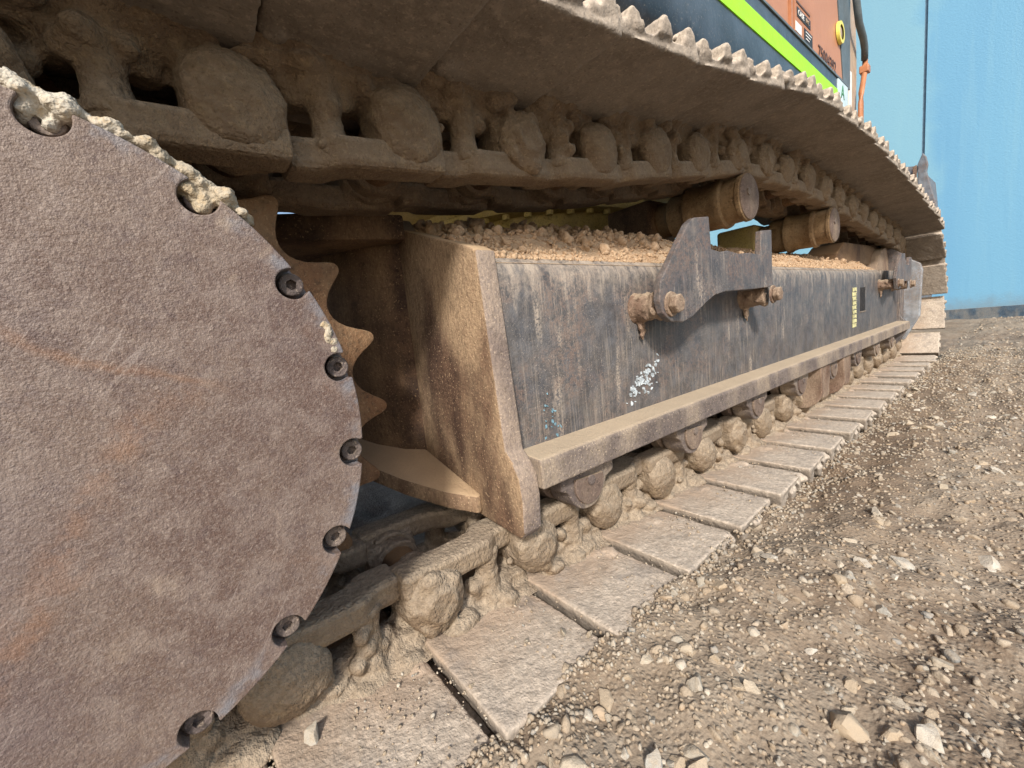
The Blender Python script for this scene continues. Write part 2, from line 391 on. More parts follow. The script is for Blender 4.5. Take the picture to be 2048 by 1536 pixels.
# ================================================================== THE SETTING
def ground_h(x, y):
    near = np.clip((x - .35) / .9, 0, 1); near = near * near * (3 - 2 * near)
    base = -.424 - .028 * near
    # soil pushed up beside the shoes, sinking under the track
    base = base + .012 * np.exp(-((y - .22) / .09) ** 2) * (1 - .4 * near)
    base = base - .05 * np.clip((y - .335) / .05, 0, 1) * np.clip((4.0 - x) / .3, 0, 1)
    base = base + .05 * fbm(x * 4.0, y * 6.0, 4, 3) + .030 * fbm(x * 17, y * 20, 4, 9)
    rx = np.clip((x - .7) / .3, 0, 1) * np.clip((5 - x) / 1, 0, 1); yc = .125 + .03 * np.sin(x * 2.3) + .02 * np.sin(x * 5.1)
    base = base + rx * (-.004 * np.exp(-((y - yc) / .03) ** 2) + .003 * np.exp(-((y - yc + .055) / .022) ** 2))
    far = np.clip((x - 3) / 3, 0, 1)
    return base + .05 * far * (fbm(x * 1.7, y * 1.7, 3, 5) + .2)
def axis_samples(segs):
    out = []
    for a, b, st in segs: out += list(np.arange(a, b, st))
    out.append(segs[-1][1]); return np.array(out)
gx = axis_samples([(-40, -2, 2.5), (-2, 0, .1), (0, 1.6, .008), (1.6, 3.6, .018), (3.6, 8, .05), (8, 60, 4)])
gy = axis_samples([(-40, -2, 2.5), (-2, -.2, .1), (-.2, .42, .008), (.42, 1.2, .04), (1.2, 4, .2), (4, 40, 3)])
X, Y = np.meshgrid(gx, gy, indexing='ij'); Z = ground_h(X, Y)
def grid_mesh(X, Y, Z, name):
    nx, ny = X.shape; V = np.stack([X, Y, Z], -1).reshape(-1, 3)
    i = np.arange(nx - 1)[:, None] * ny + np.arange(ny - 1)[None, :]
    F = np.stack([i, i + ny, i + ny + 1, i + 1], -1).reshape(-1, 4)
    me = bpy.data.meshes.new(name); me.from_pydata([], [], [])
    me.vertices.add(len(V)); me.vertices.foreach_set('co', V.astype(np.float32).ravel())
    me.loops.add(F.size); me.loops.foreach_set('vertex_index', F.ravel().astype(np.int32))
    me.polygons.add(len(F)); me.polygons.foreach_set('loop_start', np.arange(0, F.size, 4, dtype=np.int32))
    me.update(calc_edges=True); me.polygons.foreach_set('use_smooth', [True] * len(me.polygons))
    return me
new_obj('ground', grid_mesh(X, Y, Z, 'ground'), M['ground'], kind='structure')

# ---- stones
_b = bmesh.new(); bmesh.ops.create_icosphere(_b, subdivisions=2, radius=1); ICO_V = np.array([v.co[:] for v in _b.verts]); _b.verts.index_update()
ICO_F = np.array([[v.index for v in f.verts] for f in _b.faces]); _b.free()
_b = bmesh.new(); bmesh.ops.create_icosphere(_b, subdivisions=1, radius=1); ICO1_V = np.array([v.co[:] for v in _b.verts]); _b.verts.index_update()
ICO1_F = np.array([[v.index for v in f.verts] for f in _b.faces]); _b.free()
def rocks(n, ico_v, angular=.75, planes=9, rng=RNG):
    V = np.repeat(ico_v[None], n, 0) * (1 + .10 * rng.standard_normal((n, 1, 1)))
    for k in range(planes):
        d = rng.standard_normal((n, 1, 3)); d /= np.linalg.norm(d, axis=2, keepdims=True)
        off = rng.uniform(angular * .72, angular * 1.2, (n, 1))
        dot = (V * d).sum(2); ex = np.clip(dot - off, 0, None); V = V - ex[..., None] * d
    V = V * rng.uniform(.6, 1.25, (n, 1, 3)) * np.array([1.15, 1, .8])
    q = rng.standard_normal((n, 4)); q[:, 1:3] *= .45; q /= np.linalg.norm(q, axis=1, keepdims=True)
    w, x, y, z = q.T
    Rm = np.stack([1 - 2 * (y * y + z * z), 2 * (x * y - z * w), 2 * (x * z + y * w), 2 * (x * y + z * w), 1 - 2 * (x * x + z * z), 2 * (y * z - x * w),
                   2 * (x * z - y * w), 2 * (y * z + x * w), 1 - 2 * (x * x + y * y)], -1).reshape(n, 3, 3)
    return np.einsum('nij,nvj->nvi', Rm, V)
def merged(name, V, F, mat, cols=None, **props):
    n, nv, _ = V.shape
    FF = (F[None] + (np.arange(n) * nv)[:, None, None]).reshape(-1, 3)
    me = bpy.data.meshes.new(name); me.vertices.add(n * nv); me.vertices.foreach_set('co', V.astype(np.float32).ravel())
    me.loops.add(FF.size); me.loops.foreach_set('vertex_index', FF.ravel().astype(np.int32))
    me.polygons.add(len(FF)); me.polygons.foreach_set('loop_start', np.arange(0, FF.size, 3, dtype=np.int32))
    me.update(calc_edges=True)
    if cols is not None:
        at = me.color_attributes.new('tint', 'FLOAT_COLOR', 'POINT')
        at.data.foreach_set('color', np.repeat(np.c_[cols, np.ones(n)], nv, 0).astype(np.float32).ravel())
    return new_obj(name, me, mat, **props)
PAL = np.array([(.27, .21, .15), (.35, .295, .23), (.22, .165, .112), (.33, .31, .265), (.44, .40, .335), (.22, .22, .21), (.35, .26, .175)])
def tints(n, rng=RNG):
    c = PAL[rng.choice(len(PAL), n, p=[.27, .22, .2, .12, .07, .06, .06])]
    return np.clip(c * rng.uniform(.8, 1.2, (n, 1)), 0, 1)
def strip_points(n, rng, x0=.05, x1=4.2, pw=1.9):
    x = x0 + (x1 - x0) * rng.random(n) ** pw; y = rng.uniform(-.12, .345, n)
    return x, y
# fine crumbs
n = 11000; x, y = strip_points(n, RNG); s = RNG.uniform(.0012, .0036, n) * (1 + .25 * x)
P = np.stack([x, y, ground_h(x, y) + s * .1], -1)
merged('gravel', rocks(n, ICO1_V, .8, 5) * s[:, None, None] + P[:, None], ICO1_F, M['gravel'], tints(n), kind='stuff', label='fine brown gravel crumbs scattered over the yard beside the track', category='gravel')
# soil crumbled against the outer ends of the shoes, and crumbs dropped on the shoes
n = 2600; x = .02 + 3.4 * RNG.random(n) ** 1.7; y = .337 - .05 * RNG.random(n) ** 1.8; s = (.001 + .0036 * RNG.random(n) ** 1.8) * (1 + .2 * x)
P = np.stack([x, y, np.maximum(ground_h(x, y) + s * .3, np.where((y > .318) & (x < .9), -.424, -9))], -1)
merged('gravel', rocks(n, ICO1_V, .8, 5) * s[:, None, None] + P[:, None], ICO1_F, M['gravel'], tints(n), kind='stuff', label='crumbled soil and grit lying against the outer ends of the shoes', category='gravel')
n = 2600; x = .0 + 2.6 * RNG.random(n) ** 1.8; y = .325 + .165 * RNG.random(n) ** .7; s = .0007 + .0022 * RNG.random(n) ** 3
P = np.stack([x, y, -.4195 + s * .25], -1)
merged('soil_crumbs', rocks(n, ICO1_V, .85, 4) * s[:, None, None] + P[:, None], ICO1_F, M['gravel'], tints(n) * 1.15, kind='stuff', label='fine crumbs of soil strewn over the lower track shoes', category='soil')
# pebbles
n = 2900; x, y = strip_points(n, RNG, .05, 7.3, 2.9); s = (.0032 + .0075 * RNG.random(n) ** 2.4) * (1 + .08 * x)
P = np.stack([x, y, ground_h(x, y) - s * RNG.uniform(-.15, .45, n)], -1)
merged('gravel', rocks(n, ICO_V, .66, 11) * s[:, None, None] + P[:, None], ICO_F, M['gravel'], tints(n), kind='stuff', label='small angular pebbles covering the yard beside the track', category='gravel')
# the stones one can pick out
rockm = []
_b = bmesh.new(); bmesh.ops.create_icosphere(_b, subdivisions=3, radius=1); ICO3_V = np.array([v.co[:] for v in _b.verts]); _b.verts.index_update()
ICO3_F = [[v.index for v in f.verts] for f in _b.faces]; _b.free()
for k in range(14):
    V = rocks(1, ICO3_V, .62, 12)[0]
    V = np.array([p_ * (1 + .10 * mnoise.noise(Vector(p_ * 2.6) + Vector((k * 5, 0, 0))) + .045 * mnoise.noise(Vector(p_ * 7) + Vector((k * 5, 3, 0)))) for p_ in V])
    me = bpy.data.meshes.new('stone'); me.from_pydata(V.tolist(), [], ICO3_F); me.update(); me.polygons.foreach_set('use_smooth', [True] * len(me.polygons)); me.set_sharp_from_angle(angle=rad(28)); rockm.append(me)
def add_stone(x, y, s, label, group=None, sink=.28, k=None, name='stone', mat=None, z=None, cat='stone'):
    me = rockm[random.randrange(14) if k is None else k]
    o = new_obj(name, me, M['stone'] if mat is None else mat, label=label, category=cat)
    if group: o['group'] = group
    zz = float(ground_h(np.array([x]), np.array([y]))[0]) + s * (.5 - sink * 2) if z is None else z
    o.location = (x, y, zz); o.scale = (s, s * random.uniform(.75, 1.1), s * random.uniform(.65, 1.0)); o.rotation_euler = (random.uniform(-.5, .5), random.uniform(-.5, .5), random.uniform(0, 6.28))
    return o
add_stone(.462, .100, .034, 'largest pale tan rock at the bottom edge of the gravel', k=3)
add_stone(.325, .188, .0135, 'white angular stone near the bottom edge beside the nearest shoe', k=5)
for i in range(285):
    xx = .2 + 2.4 * random.random() ** 2.3; yy = random.uniform(-.1, .30)
    add_stone(xx, yy, (.0065 + .0125 * random.random() ** 2.4) * (1 + .1 * xx), 'angular tan or grey stone lying loose in the yard gravel', 'loose stones in the gravel')

# ---- blue wall
bm = bmesh.new(); box(bm, 7.37, 7.6, .893, 14, -.6, 7); w = new_obj('wall_panel', bm_mesh(bm), M['wall'])
wall = w; wall.name = 'blue_wall'; wall['label'] = 'tall blue painted wall closing the yard behind the track'; wall['category'] = 'wall'
bm = bmesh.new(); box(bm, 7.368, 7.6, -14, .865, -.6, 7); new_obj('wall_panel', bm_mesh(bm), M['wall'], wall)
bm = bmesh.new(); box(bm, 7.39, 7.58, .865, .893, -.6, 7); new_obj('panel_joint', bm_mesh(bm), M['wallseam'], wall)
bm = bmesh.new(); box(bm, 7.352, 7.367, -14, 14, -.6, -.318); new_obj('skirting', beveled(bm, .004), M['wallskirt'], wall)

# ================================================================== THE EXCAVATOR
EX = empty('excavator', (1.6, 1.7, -.42), label='orange tracked excavator with muddy crawler track, seen close from beside its sprocket', category='excavator')
EXI = Matrix.Translation((-1.6, -1.7, .42))
def part(name, me, mat, parent=None, **props):
    # meshes are written in world coordinates; parts keep them there
    o = new_obj(name, me, mat, EX if parent is None else parent, **props)
    if parent is None: o.matrix_parent_inverse = EXI
    return o

YC = .624; AX = (-.122, -.056)      # chain centre line, sprocket axis (x,z)
# ---------------------------------------------------------------- pin path
def pin_path(cx):
    pts = []
    for x in np.arange(.03, cx, .01): pts.append((x, -.36))
    cz, R = -.03, .33
    for a in np.arange(-90, 88, 1.5): pts.append((cx + R * math.cos(rad(a)), cz + R * math.sin(rad(a))))
    up = [(cx, .30), (2.69, .350), (2.1, .398), (1.6, .415), (1.29, .408), (1.02, .366), (.83, .332), (.65, .305), (.47, .284), (.28, .267), (.10, .255), (-.122, .249)]
    ux = np.array([u[0] for u in up][::-1]); uz = np.array([u[1] for u in up][::-1])
    xs = np.arange(cx, -.122, -.01)
    # smooth interpolation (Catmull-Rom style)
    zz = np.interp(xs, ux, uz); k = np.ones(17) / 17; zp = np.r_[np.full(8, zz[0]), zz, np.full(8, zz[-1])]; zz = np.convolve(zp, k, 'valid')
    pts += list(zip(xs, zz))
    for a in np.arange(92, 240, 1.5): pts.append((AX[0] + .305 * math.cos(rad(a)), AX[1] + .305 * math.sin(rad(a))))
    return np.array(pts)
def pins(cx):
    P = pin_path(cx); d = np.r_[0, np.cumsum(np.hypot(*np.diff(P, axis=0).T))]
    s = np.arange(0, d[-1], .19); return np.c_[np.interp(s, d, P[:, 0]), np.interp(s, d, P[:, 1])]
best = min(np.arange(3.26, 3.42, .004), key=lambda c: min(abs(p[0] - .275) for p in pins(c) if p[1] > .2))
PINS = pins(best); CX = best
PINS = np.r_[[(-.16, -.36)], PINS]       # one more link behind the first

# ---------------------------------------------------------------- link and shoe meshes (local frame: X along chain, Z towards the rail)
def join_meshes(a, b, mb):
    bm = bmesh.new(); bm.from_mesh(a); n0 = len(bm.faces); bm.from_mesh(b); bm.faces.ensure_lookup_table()
    for f in bm.faces[n0:]: f.material_index = 1
    me = bpy.data.meshes.new('link'); bm.to_mesh(me); bm.free(); return me
def link_mesh(seed, mud=True):
    rs = random.Random(seed); bm = bmesh.new()
    yo = -.134                                # outer face relative to the chain centre
    lathe(bm, [(yo - .003, .020), (yo, .034), (yo + .006, .0435), (yo + .07, .046)], (0, 0, 0), 'y', 28)     # outer pin boss
    box(bm, -.044, .044, yo + .012, yo + .060, .0, .040)
    lathe(bm, [(yo + .050, .042), (yo + .095, .042)], (.19, 0, 0), 'y', 28)      # inner bushing boss
    box(bm, .146, .200, yo + .046, yo + .082, .0, .040)
    box(bm, .010, .168, yo + .022, yo + .075, -.062, -.034)                      # foot on the shoe
    tube(bm, [(.098, yo + .030, -.06), (.098, yo + .030, -.03), (.098, yo + .032, .0), (.098, yo + .034, .03)], [.026, .019, .018, .024], 10)   # pillar between the nut windows
    box(bm, .018, .046, yo + .024, yo + .06, -.05, .03)
    box(bm, .148, .166, yo + .045, yo + .075, -.05, .03)
    for xx in (.070, .126): tube(bm, [(xx, yo + .046, -.06), (xx, yo + .046, -.016 + rs.uniform(-.012, .004))], .0180, 8)
    # mud packed between link and shoe
    prism(bm, [(yo - .018, -.064), (yo + .014, -.056), (yo + .032, -.034), (yo + .07, -.026), (yo + .07, -.066)], 'x', .004, .172)
    for k in range(7):
        xx = rs.uniform(.02, .17); ball(bm, (xx, yo + rs.uniform(.006, .03), -.056 + rs.uniform(-.004, .010)), rs.uniform(.010, .018), 2, (1.4, 1.1, .7))
    for k in range(4):
        xx = rs.choice((.070, .126)) + rs.uniform(-.012, .012); ball(bm, (xx, yo + rs.uniform(.024, .04), rs.uniform(-.05, -.02)), rs.uniform(.010, .016), 2)
    if seed in (2, 5, 7):       # boss with the pin end showing
        lathe(bm, [(yo - .010, .022), (yo - .008, .026), (yo + .01, .027)], (0, 0, 0), 'y', 20)
        for k in range(5): a_ = rs.uniform(0, 6.28); ball(bm, (.032 * math.cos(a_), yo + .004, .032 * math.sin(a_)), rs.uniform(.010, .018), 2, (1, .6, 1))
    else: ball(bm, (rs.uniform(-.005, .005), yo + .016, rs.uniform(-.010, .002)), rs.uniform(.043, .049), 3, (1, .42 + .22 * rs.random(), rs.uniform(.9, 1.05)))
    for k in range(6): ball(bm, (rs.uniform(-.045, .15), yo + rs.uniform(.008, .04), rs.uniform(-.05, .012)), rs.uniform(.006, .013), 2)
    body = muddy(bm, .0036, ((.05, .004), (.014, .0048), (.006, .0034)), (seed * .37, seed * .71, seed * .13), 2)
    # worn running rail, stepped inwards towards the bushing end
    bm = bmesh.new()
    prism(bm, [(-.044, yo + .008), (.096, yo + .009), (.118, yo + .026), (.150, yo + .026), (.150, yo + .080), (.105, yo + .080), (.078, yo + .058), (-.044, yo + .056)], 'z', .016, .0515)
    rail = beveled(bm, .0065, 2)
    rail = bake(rail, [('SUBSURF', dict(subdivision_type='SIMPLE', levels=3, render_levels=3)), ('DISPLACE', dict(texture=cloudtex(.03), strength=.003, mid_level=.5))], (seed * .9, 0, 0))
    return join_meshes(body, rail, None)
LINKS = [link_mesh(s) for s in range(1, 9)]
def shoe_mesh(seed):
    bm = bmesh.new()
    prof = [(-.0215, -.0525), (.010, -.0555), (.12, -.0605), (.160, -.0640), (.160, -.0765), (.152, -.088), (.198, -.090), (.198, -.097), (.148, -.097), (.146, -.080)]
    for gxp in (.124, .060, -.004):
        prof += [(gxp + .019, -.074), (gxp + .012, -.093), (gxp + .005, -.0985), (gxp - .004, -.0985), (gxp - .010, -.093), (gxp - .015, -.074)]
    prof += [(-.0225, -.0615)]
    prism(bm, prof, 'y', -.300, .300)
    for v in bm.verts: v.co.y *= 1 - .045 * max(0, min(1, (v.co.x - .09) / .07))      # trailing corners cut back
    rs = random.Random(seed)
    for k in range(9):                                                              # mud between the grouser ends
        ball(bm, (rs.choice((.024, .092, .15)) + rs.uniform(-.012, .012), rs.choice((-1, 1)) * rs.uniform(.255, .292), -.077), rs.uniform(.006, .013), 2, (1.2, 1, .9))
    for k in range(18):
        ball(bm, (rs.uniform(.0, .15), rs.choice((-1, 1)) * rs.uniform(.10, .17), -.060), rs.uniform(.006, .014), 1, (1.2, 1.2, .35))
    return muddy(bm, .0036, ((.06, .0030), (.018, .0022), (.006, .0022)), (seed * .53, seed * .29, seed * .91), 1)
SHOES = [shoe_mesh(s) for s in range(1, 6)]
bm = bmesh.new(); lathe(bm, [(-.05, .031), (.05, .031)], (0, 0, 0), 'y', 20); BUSH = muddy(bm, .005, ((.03, .004),), (0, 0, 0), 1)
flipm = Matrix.Diagonal((1, -1, 1, 1))
LINKS_F = []
for me in LINKS[:2]:
    k = me.copy(); k.transform(flipm); k.flip_normals(); LINKS_F.append(k)
for me in SHOES: me.materials.clear(); me.materials.append(M['shoe'])
for me in LINKS + LINKS_F: me.materials.clear(); me.materials.append(M['link']); me.materials.append(M['linkrail']); me.polygons.foreach_set('use_smooth', [True] * len(me.polygons))
BUSH.materials.clear(); BUSH.materials.append(M['rust_shade'])
for i in range(len(PINS) - 1):
    p, q = PINS[i], PINS[i + 1]; d = (q - p) / np.linalg.norm(q - p)
    t = Vector((d[0], 0, d[1])); nrm = Vector((-d[1], 0, d[0]))         # inward normal
    mw = Matrix(((t.x, 0, nrm.x, p[0]), (0, 1, 0, YC), (t.z, 0, nrm.z, p[1]), (0, 0, 0, 1)))
    jit = Matrix.Rotation(random.uniform(-.016, .016), 4, 'Y') @ Matrix.Translation((0, random.uniform(-.004, .004), 0))
    sh = new_obj('track_shoe', SHOES[(i * 3 + i // 5) % 5], None, EX); sh.matrix_parent_inverse = EXI; sh.matrix_basis = mw @ jit
    a = new_obj('track_link', LINKS[(i * 3 + i // 4) % 8], None, sh)
    b = new_obj('track_link', LINKS_F[i % 2], None, sh); b.location = (0, -.034, 0)
    c = new_obj('pin_bushing', BUSH, None, sh)

# ---------------------------------------------------------------- sprocket, drum and cover
def polar(r, a): return (AX[0] + r * math.cos(rad(a)), AX[1] + r * math.sin(rad(a)))
bm = bmesh.new(); prof = []
NT_ = 21
for k in range(NT_):
    a0 = 28.4 + k * 360 / NT_
    for da, r in ((-8.57, .3075), (-7.2, .3085), (-5.7, .3125), (-4.2, .320), (-2.9, .331), (-1.9, .342), (-1.0, .3500), (0, .3520), (1.0, .3500), (1.9, .342), (2.9, .331), (4.2, .320), (5.7, .3125), (7.2, .3085)):
        prof.append(polar(r, a0 + da))
prism(bm, prof, 'y', .596, .655)
spr = part('drive_sprocket', beveled(bm, .003, 2), M['sprocket']); smooth_angle(spr, 35)
bm = bmesh.new(); lathe(bm, [(.418, .238), (.47, .238), (.48, .225), (.60, .228), (.60, .28), (.64, .28), (.64, .2), (.95, .2)], (AX[0], 0, AX[1]), 'y', 64)
d = part('drive_drum', bm_mesh(bm), M['rust'], spr); smooth_angle(d)
bm = bmesh.new()
BA = [50.0, 29.6, 10.2, -9.3, -29.0, -48.6, -68.6] + [-88.6 - 20 * k for k in range(10)] + [70.2]
cov = []; Rr = .2435; Rb = .2355; rb = .0128
# outline of the cover: rim with a round bite at every bolt
for a in np.arange(0, 360, .5):
    px, pz = Rr * math.cos(rad(a)), Rr * math.sin(rad(a)); ok = True
    for b in BA:
        bx, bz = Rb * math.cos(rad(b)), Rb * math.sin(rad(b))
        if (px - bx) ** 2 + (pz - bz) ** 2 < rb * rb: ok = False
    if ok: cov.append((a, px, pz))
out = []; last = None
for a, px, pz in cov:
    if last is not None and a - last > .75:
        b = min(BA, key=lambda q: abs(((q - (a + last) / 2 + 180) % 360) - 180)); bx, bz = Rb * math.cos(rad(b)), Rb * math.sin(rad(b))
        p0 = out[-1]; a0 = math.atan2(p0[1] - bz, p0[0] - bx); a1 = math.atan2(pz - bz, px - bx)
        while a1 > a0: a1 -= 2 * math.pi
        # go round the inside of the bite
        mid = (a0 + a1) / 2
        for f in np.linspace(0.04, .96, 22):
            q = a0 + (a1 - a0) * f; out.append((bx + rb * math.cos(q), bz + rb * math.sin(q)))
    out.append((px, pz)); last = a
out = [(AX[0] + u, AX[1] - .003 + v) for u, v in out]
prism(bm, out, 'y', .388, .406)
cv = part('sprocket_cover', beveled(bm, .0022, 2), M['disc'], spr, label='large round brown steel cover plate with bolts set in its scalloped rim')
bm = bmesh.new(); lathe(bm, [(.4065, .2435), (.409, .246), (.4185, .246)], (AX[0], 0, AX[1] - .003), 'y', 90)
fl = part('cover_flange', bm_mesh(bm), M['disc'], spr); smooth_angle(fl, 30)
# socket head bolts
def socket_bolt():
    bm = bmesh.new(); seg = 36; R = .0098
    def ring(r, y, hexa=False):
        o = []
        for i in range(seg):
            th = 2 * math.pi * i / seg
            rr = r
            if hexa: k = ((th + math.pi / 6) % (math.pi / 3)) - math.pi / 6; rr = r * math.cos(math.pi / 6) / math.cos(k)
            o.append(bm.verts.new((rr * math.cos(th), y, rr * math.sin(th))))
        return o
    rs = [ring(R, .0), ring(R, -.0075), ring(R * .94, -.0088), ring(R * .86, -.0092), ring(.0047, -.0092, True), ring(.0045, -.003, True)]
    for A, B in zip(rs, rs[1:]):
        for i in range(seg): j = (i + 1) % seg; bm.faces.new((A[i], A[j], B[j], B[i]))
    bm.faces.new(list(rs[-1])); return bm_mesh(bm)
SB = socket_bolt()
for b in BA:
    o = new_obj('bolt', SB, M['bolt'], spr); x_, z_ = AX[0] + (Rb + .001) * math.cos(rad(b)), AX[1] - .003 + (Rb + .001) * math.sin(rad(b))
    o.location = (x_, .4065, z_); o.rotation_euler = (0, random.uniform(0, 1), 0)
# pale mud caked on the upper rim of the cover
bm = bmesh.new(); rs = random.Random(5)
for a in np.arange(43, 112, .45):
    wv = .62 + .38 * math.sin(a * .37 + 2) * math.sin(a * .83 + 1)
    for k in range(3):
        r = .2445 + rs.uniform(-.003, .005) * wv; x_, z_ = AX[0] + r * math.cos(rad(a)), AX[1] + r * math.sin(rad(a))
        ball(bm, (x_, .391 + rs.uniform(0, .03), z_), rs.uniform(.0035, .0075) * (.45 + .75 * wv), 1)
for b in (50.0, 70.2):
    for k in range(34):
        r = .238 + rs.uniform(-.008, .010); aa = b + rs.uniform(-2.6, 4.0)
        ball(bm, (AX[0] + r * math.cos(rad(aa)), .398 + rs.uniform(-.004, .012), AX[1] + r * math.sin(rad(aa))), rs.uniform(.0035, .0075), 1)
for k in range(26):
    aa = 16.5 + rs.uniform(-3, 3); r = .238 + rs.uniform(-.005, .004)
    ball(bm, (AX[0] + r * math.cos(rad(aa)), .3885 + rs.uniform(0, .004), AX[1] + r * math.sin(rad(aa))), rs.uniform(.0015, .0042), 1)
part('caked_mud', muddy(bm, .0018, ((.012, .004), (.004, .0028)), (0, 0, 0), 0), M['mud_pale'], spr, label='crumbly pale mud caked along the upper rim of the cover')

# ---------------------------------------------------------------- track frame
YB = .492
bm = bmesh.new()
sec = [(YB, -.215), (YB, .082), (YB + .006, .098), (YB + .02, .110), (.72, .196), (.80, .205), (.80, -.215)]
prism(bm, sec, 'x', .372, 2.92)
fr = part('track_frame', beveled(bm, .006, 3), M['beam'], label='dark painted box beam of the track frame, streaked with dust and rust'); smooth_angle(fr, 30)
bm = bmesh.new(); box(bm, 2.9, 3.34, YB + .0015, YB + .02, -.215, .105); part('side_plate', beveled(bm, .003), M['beam'], fr)
# rail along the lower edge
bm = bmesh.new(); prism(bm, [(.436, -.238), (.436, -.198), (.441, -.192), (.52, -.186), (.80, -.186), (.80, -.238)], 'x', .381, 3.345)
part('rail', beveled(bm, .003, 2), M['rail'], fr)
# near end plate
bm = bmesh.new()
ep = [(.490, .116), (.472, -.178), (.458, -.192), (.446, -.212), (.443, -.245), (.447, -.296), (.458, -.308), (.56, -.300), (.80, -.292), (.80, .235), (.742, .224), (.72, .200), (.51, .126)]
prism(bm, ep, 'x', .345, .380)
e = part('end_plate', beveled(bm, .004, 3), M['endplate'], fr, label='rusty end plate of the track frame with tan dust'); smooth_angle(e, 30)
e.data.materials.append(M['plate_edge'])
for p_ in e.data.polygons:
    if p_.normal.y < -.6: p_.material_index = 1
# worn outer edge of that plate
# flanges of the final drive mount
bm = bmesh.new()
prism(bm, [(.346, .70), (.20, .735), (.05, .80), (-.02, .90), (-.05, 1.05), (.346, 1.05)], 'z', .178, .222)
o = part('mount_flange', beveled(bm, .005, 2), M['rust_shade'], fr); smooth_angle(o, 30)
bm = bmesh.new()
prism(bm, [(.346, .552), (.335, .548), (.30, .59), (.26, .66), (.22, .755), (.12, .80), (.02, .86), (0, 1.1), (.346, 1.1)], 'z', -.292, -.262)
for v in bm.verts: v.co.z += max(0, v.co.y - .55) * .26
o = part('mount_flange', beveled(bm, .005, 2), M['endplate'], fr); smooth_angle(o, 30)
bm = bmesh.new(); cw = [(.347, .73), (.31, .755), (.275, .80), (.245, .86), (.225, .94), (.215, 1.05)]
A = [bm.verts.new((x_, y_, -.275)) for x_, y_ in cw]; B = [bm.verts.new((x_, y_, .19)) for x_, y_ in cw]
C_ = [bm.verts.new((x_ + .02, y_ + .03, -.275)) for x_, y_ in cw]; D_ = [bm.verts.new((x_ + .02, y_ + .03, .19)) for x_, y_ in cw]
for i in range(len(cw) - 1): bm.faces.new((A[i], A[i + 1], B[i + 1], B[i])); bm.faces.new((C_[i], D_[i], D_[i + 1], C_[i + 1]))
o = part('mount_wall', bm_mesh(bm), M['rust_shade'], fr); smooth_angle(o, 60)
# far end plates
bm = bmesh.new(); prism(bm, [(.475, .20), (.52, .235), (.70, .235), (.80, .2), (.80, -.30), (.52, -.36), (.47, -.29), (.445, -.235), (.45, -.20), (.478, -.16)], 'x', 3.34, 3.37)
o = part('end_plate', beveled(bm, .004), M['bracket'], fr)
bm = bmesh.new(); prism(bm, [(.398, .095), (.408, .135), (.45, .165), (.54, .17), (.54, -.30), (.47, -.31), (.405, -.17)], 'x', 3.42, 3.45)
o = part('idler_guard', beveled(bm, .006), M['guardgrey'], fr)
bm = bmesh.new(); box(bm, 3.371, 3.419, .475, .50, -.25, .14); part('idler_guard', beveled(bm, .004), M['bracket'], fr)
bm = bmesh.new(); prism(bm, [(2.50, .20), (2.62, .255), (3.20, .262), (3.30, .22), (3.30, .15), (2.50, .15)], 'y', .58, .72); o = part('idler_yoke', beveled(bm, .008), M['rust_shade'], fr)
# slot and printed label
bm = bmesh.new(); box(bm, 2.475, 2.56, YB - .0015, YB + .004, -.085, .024); part('slot', bm_mesh(bm), M['slotdark'], fr)  # near-black box laid on the face, painted as the opening's shade
bm = bmesh.new(); box(bm, 2.470, 2.565, YB - .004, YB + .002, -.090, -.0855); part('slot_lit_edge', bm_mesh(bm), M['rail'], fr)  # paler strip added to draw the slot's lower edge as lit
bm = bmesh.new(); z = .026
rs = random.Random(3)
for k in range(9):
    h = .0175
    x0, x1 = 2.335, 2.405
    pts = [(x0, z), (x0 + .02, z + rs.uniform(-.002, .0)), (x0 + .045, z), (x1, z - rs.uniform(0, .003)), (x1 - rs.uniform(0, .016), z - h * .5), (x1, z - h + .001), (x0 + .04, z - h + rs.uniform(0, .004)), (x0 + rs.uniform(0, .01), z - h)]
    prism(bm, pts, 'y', YB - .0022, YB - .0005); z -= .0198
part('label', bm_mesh(bm), M['yellowdecal'], fr, label='worn yellow vertical printed label on the beam')
# torn sticker remains and blue marks
def flakes(name, pts, n, smin, smax, mat, seed):
    rs = random.Random(seed); bm = bmesh.new()
    for k in range(n):
        cx_, cz_ = pts(rs); m_ = rs.randint(5, 8); s_ = rs.uniform(smin, smax); st = rs.uniform(.45, 1.7); tw = rs.uniform(0, 6.28)
        poly = []
        for i in range(m_):
            th = 2 * math.pi * i / m_ + rs.uniform(-.3, .3); r_ = s_ * rs.uniform(.45, 1.0)
            u, v = r_ * math.cos(th) * st, r_ * math.sin(th) / st
            poly.append((cx_ + u * math.cos(tw) - v * math.sin(tw), cz_ + u * math.sin(tw) + v * math.cos(tw)))
        d_ = YB - .0010 - .0006 * rs.random() - .00003 * k
        prism(bm, poly, 'y', d_, YB + .001)
    return part(name, bm_mesh(bm), mat, fr)
flakes('sticker_remains', lambda r: (lambda u: (.672 + .105 * u + r.gauss(0, .010), -.158 + .052 * u + r.gauss(0, .013)))(r.random()), 70, .0018, .0062, M['sticker'], 1)
flakes('sticker_remains', lambda r: (lambda u: (.440 + .035 * u + r.gauss(0, .006), -.128 - .06 * abs(u - .3) + r.gauss(0, .016)))(r.random()), 20, .0012, .0036, M['bluemark'], 2)

